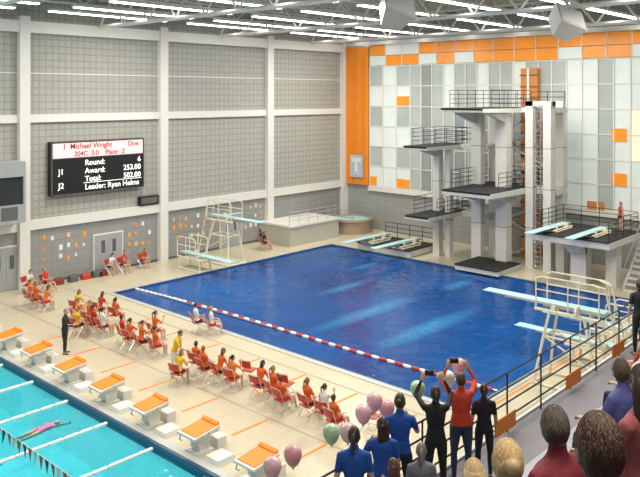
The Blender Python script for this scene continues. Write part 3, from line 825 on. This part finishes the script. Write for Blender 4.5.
SKS={'spA':sit(hair='short',strands=True,look=(.75,1,-.15),sleeve=1.2,shorts=1.2,fat=1.15,lean=(0,.02,1),glasses=True),
     'spB':sit(hair='long',strands=True,look=(.7,1,-.1),sleeve=1.2,shorts=1.2),
     'spC':sit(hair='bun',strands=True,look=(.7,1,0),sleeve=.8,shorts=1.2),
     'spD':sit(hair='bald',look=(.7,1,0),sleeve=1.2,shorts=1.2,fat=1.2)}
def spec(key,k,u,shirt,hair,sc=1,skin=0,dv=.1):
    v=-.92-.92*k; fz=8.5-.77*k
    person('seated_spectator',key,SKS[key],(v+dv,u,fz-.05),math.pi/2-.25,shirt,NAVY,BLK,hair,skin,sc)
spec('spA',0,2.4,(.05,.05,.06),(.085,.035,.018),.97,1,-.02)
spec('spA',1,4.0,(.22,.02,.03),(.10,.07,.05),1,0,0.0)
spec('spC',1,3.46,(.5,.42,.35),(.62,.42,.2),1.0,0,-.06)
spec('spB',1,4.95,(.32,.08,.08),(.04,.02,.012),1.02)
spec('spB',2,4.6,(.5,.45,.4),(.6,.42,.22),.97,0,-.02)
spec('spA',2,7.2,(.1,.1,.3),(.1,.06,.04)); spec('spC',2,8.0,(.5,.1,.03),(.2,.1,.05))
spec('spD',3,10.3,(.6,.6,.6),(.3,.28,.26)); spec('spA',4,13.2,(.5,.06,.02),(.08,.04,.02))

# balloons
def balloon(x,y,z,col,i):
    b=MB(); m=mat('balloon_%d%d'%(int(col[0]*99),int(col[1]*99)),col,.25,spec=.6)
    prof=[(.0,-.16),(.03,-.15),(.065,-.12),(.1,-.06),(.118,0),(.114,.055),(.09,.095),(.05,.122),(.01,.13)]
    b.rings([((0,0,zz),V((r+.001,0,0)),V((0,r+.001,0))) for r,zz in prof],m,16)
    b.tube([(0,0,-.16),(0,0,-.18)],[.006,.016],m,8)
    b.tube([(0,0,-.175),(.02,0,-.24),(.25,.02,-.29)],.0025,whm,4)
    b.obj('balloon',(x,y,z),0,True)
PK=(.8,.36,.42); GR=(.45,.68,.38); WH=(.75,.8,.68); PL=(.85,.5,.55)
for i,(u,z,cidx) in enumerate([(6.8,6.12,PK),(6.43,6.1,PL),(5.95,6.05,WH),(7.55,6.15,GR),(8.24,6.2,PL),(8.79,6.1,PK),(9.59,6.16,GR),(10.8,6.2,PK),(10.46,6.08,WH),(8.5,6.3,PL),(7.9,6.05,PL)]):
    balloon(-6.75,u,z,cidx,i)

bg=MB(); dred=mat('bag_maroon',(.22,.03,.02),.7)
for i,u in enumerate((20.5,21.4,22.2,22.9,23.3)):
    bm_=[dred,darkgrey,red,darkgrey,dred][i]; h=[.0,.04,-.03,.02,0][i]
    bg.box((-39.62,u,0),(-39.25,u+.52,.27+h),bm_)
    bg.tube([(-39.43,u+.02,.27+h),(-39.43,u+.5,.27+h)],.12,bm_,8)
    bg.tube([(-39.43,u+.12,.36),(-39.43,u+.27,.5),(-39.43,u+.42,.36)],.015,darkgrey,5)
bg.obj('duffel_bag_pile')
sw=person('swimmer','swm',stand(hair='cap',lean=(0,0,1),sleeve=0,shorts=.2,uaR=(.2,.1,1),faR=(0,.2,1),look=(0,1,.4)),(-22.9,10.6,-.16),0,(.7,.2,.4),(.7,.2,.4),SKINS[0],(.8,.25,.45),0,.98)
sw.rotation_euler=(math.radians(-90),0,math.radians(10))

# ------------------------------------------------------------------ lights
w=bpy.data.worlds.new('World'); scene.world=w; w.use_nodes=True
w.node_tree.nodes['Background'].inputs[0].default_value=(.95,.96,1,1); w.node_tree.nodes['Background'].inputs[1].default_value=.56
for i,(x,y) in enumerate([(-33,8),(-33,24),(-33,39),(-21,8),(-21,24),(-21,39),(-9,14),(-9,32),(-1,4)]):
    l=bpy.data.lights.new('ceiling_area_light','AREA'); l.energy=1150 if x<-5 else 450; l.shape='RECTANGLE'; l.size=4; l.size_y=4; l.color=(1,.95,.84)
    o=bpy.data.objects.new('ceiling_area_light',l); scene.collection.objects.link(o); o.location=(x,y,14.7)

cam=bpy.data.cameras.new('camera'); co=bpy.data.objects.new('camera',cam); scene.collection.objects.link(co)
co.location=(0,0,10.8); co.rotation_euler=(math.pi/2,0,math.atan2(.678,.735))
cam.sensor_width=36; cam.lens=737/640*36; cam.shift_y=-143.5/640; cam.clip_start=.1; cam.clip_end=300
scene.camera=co
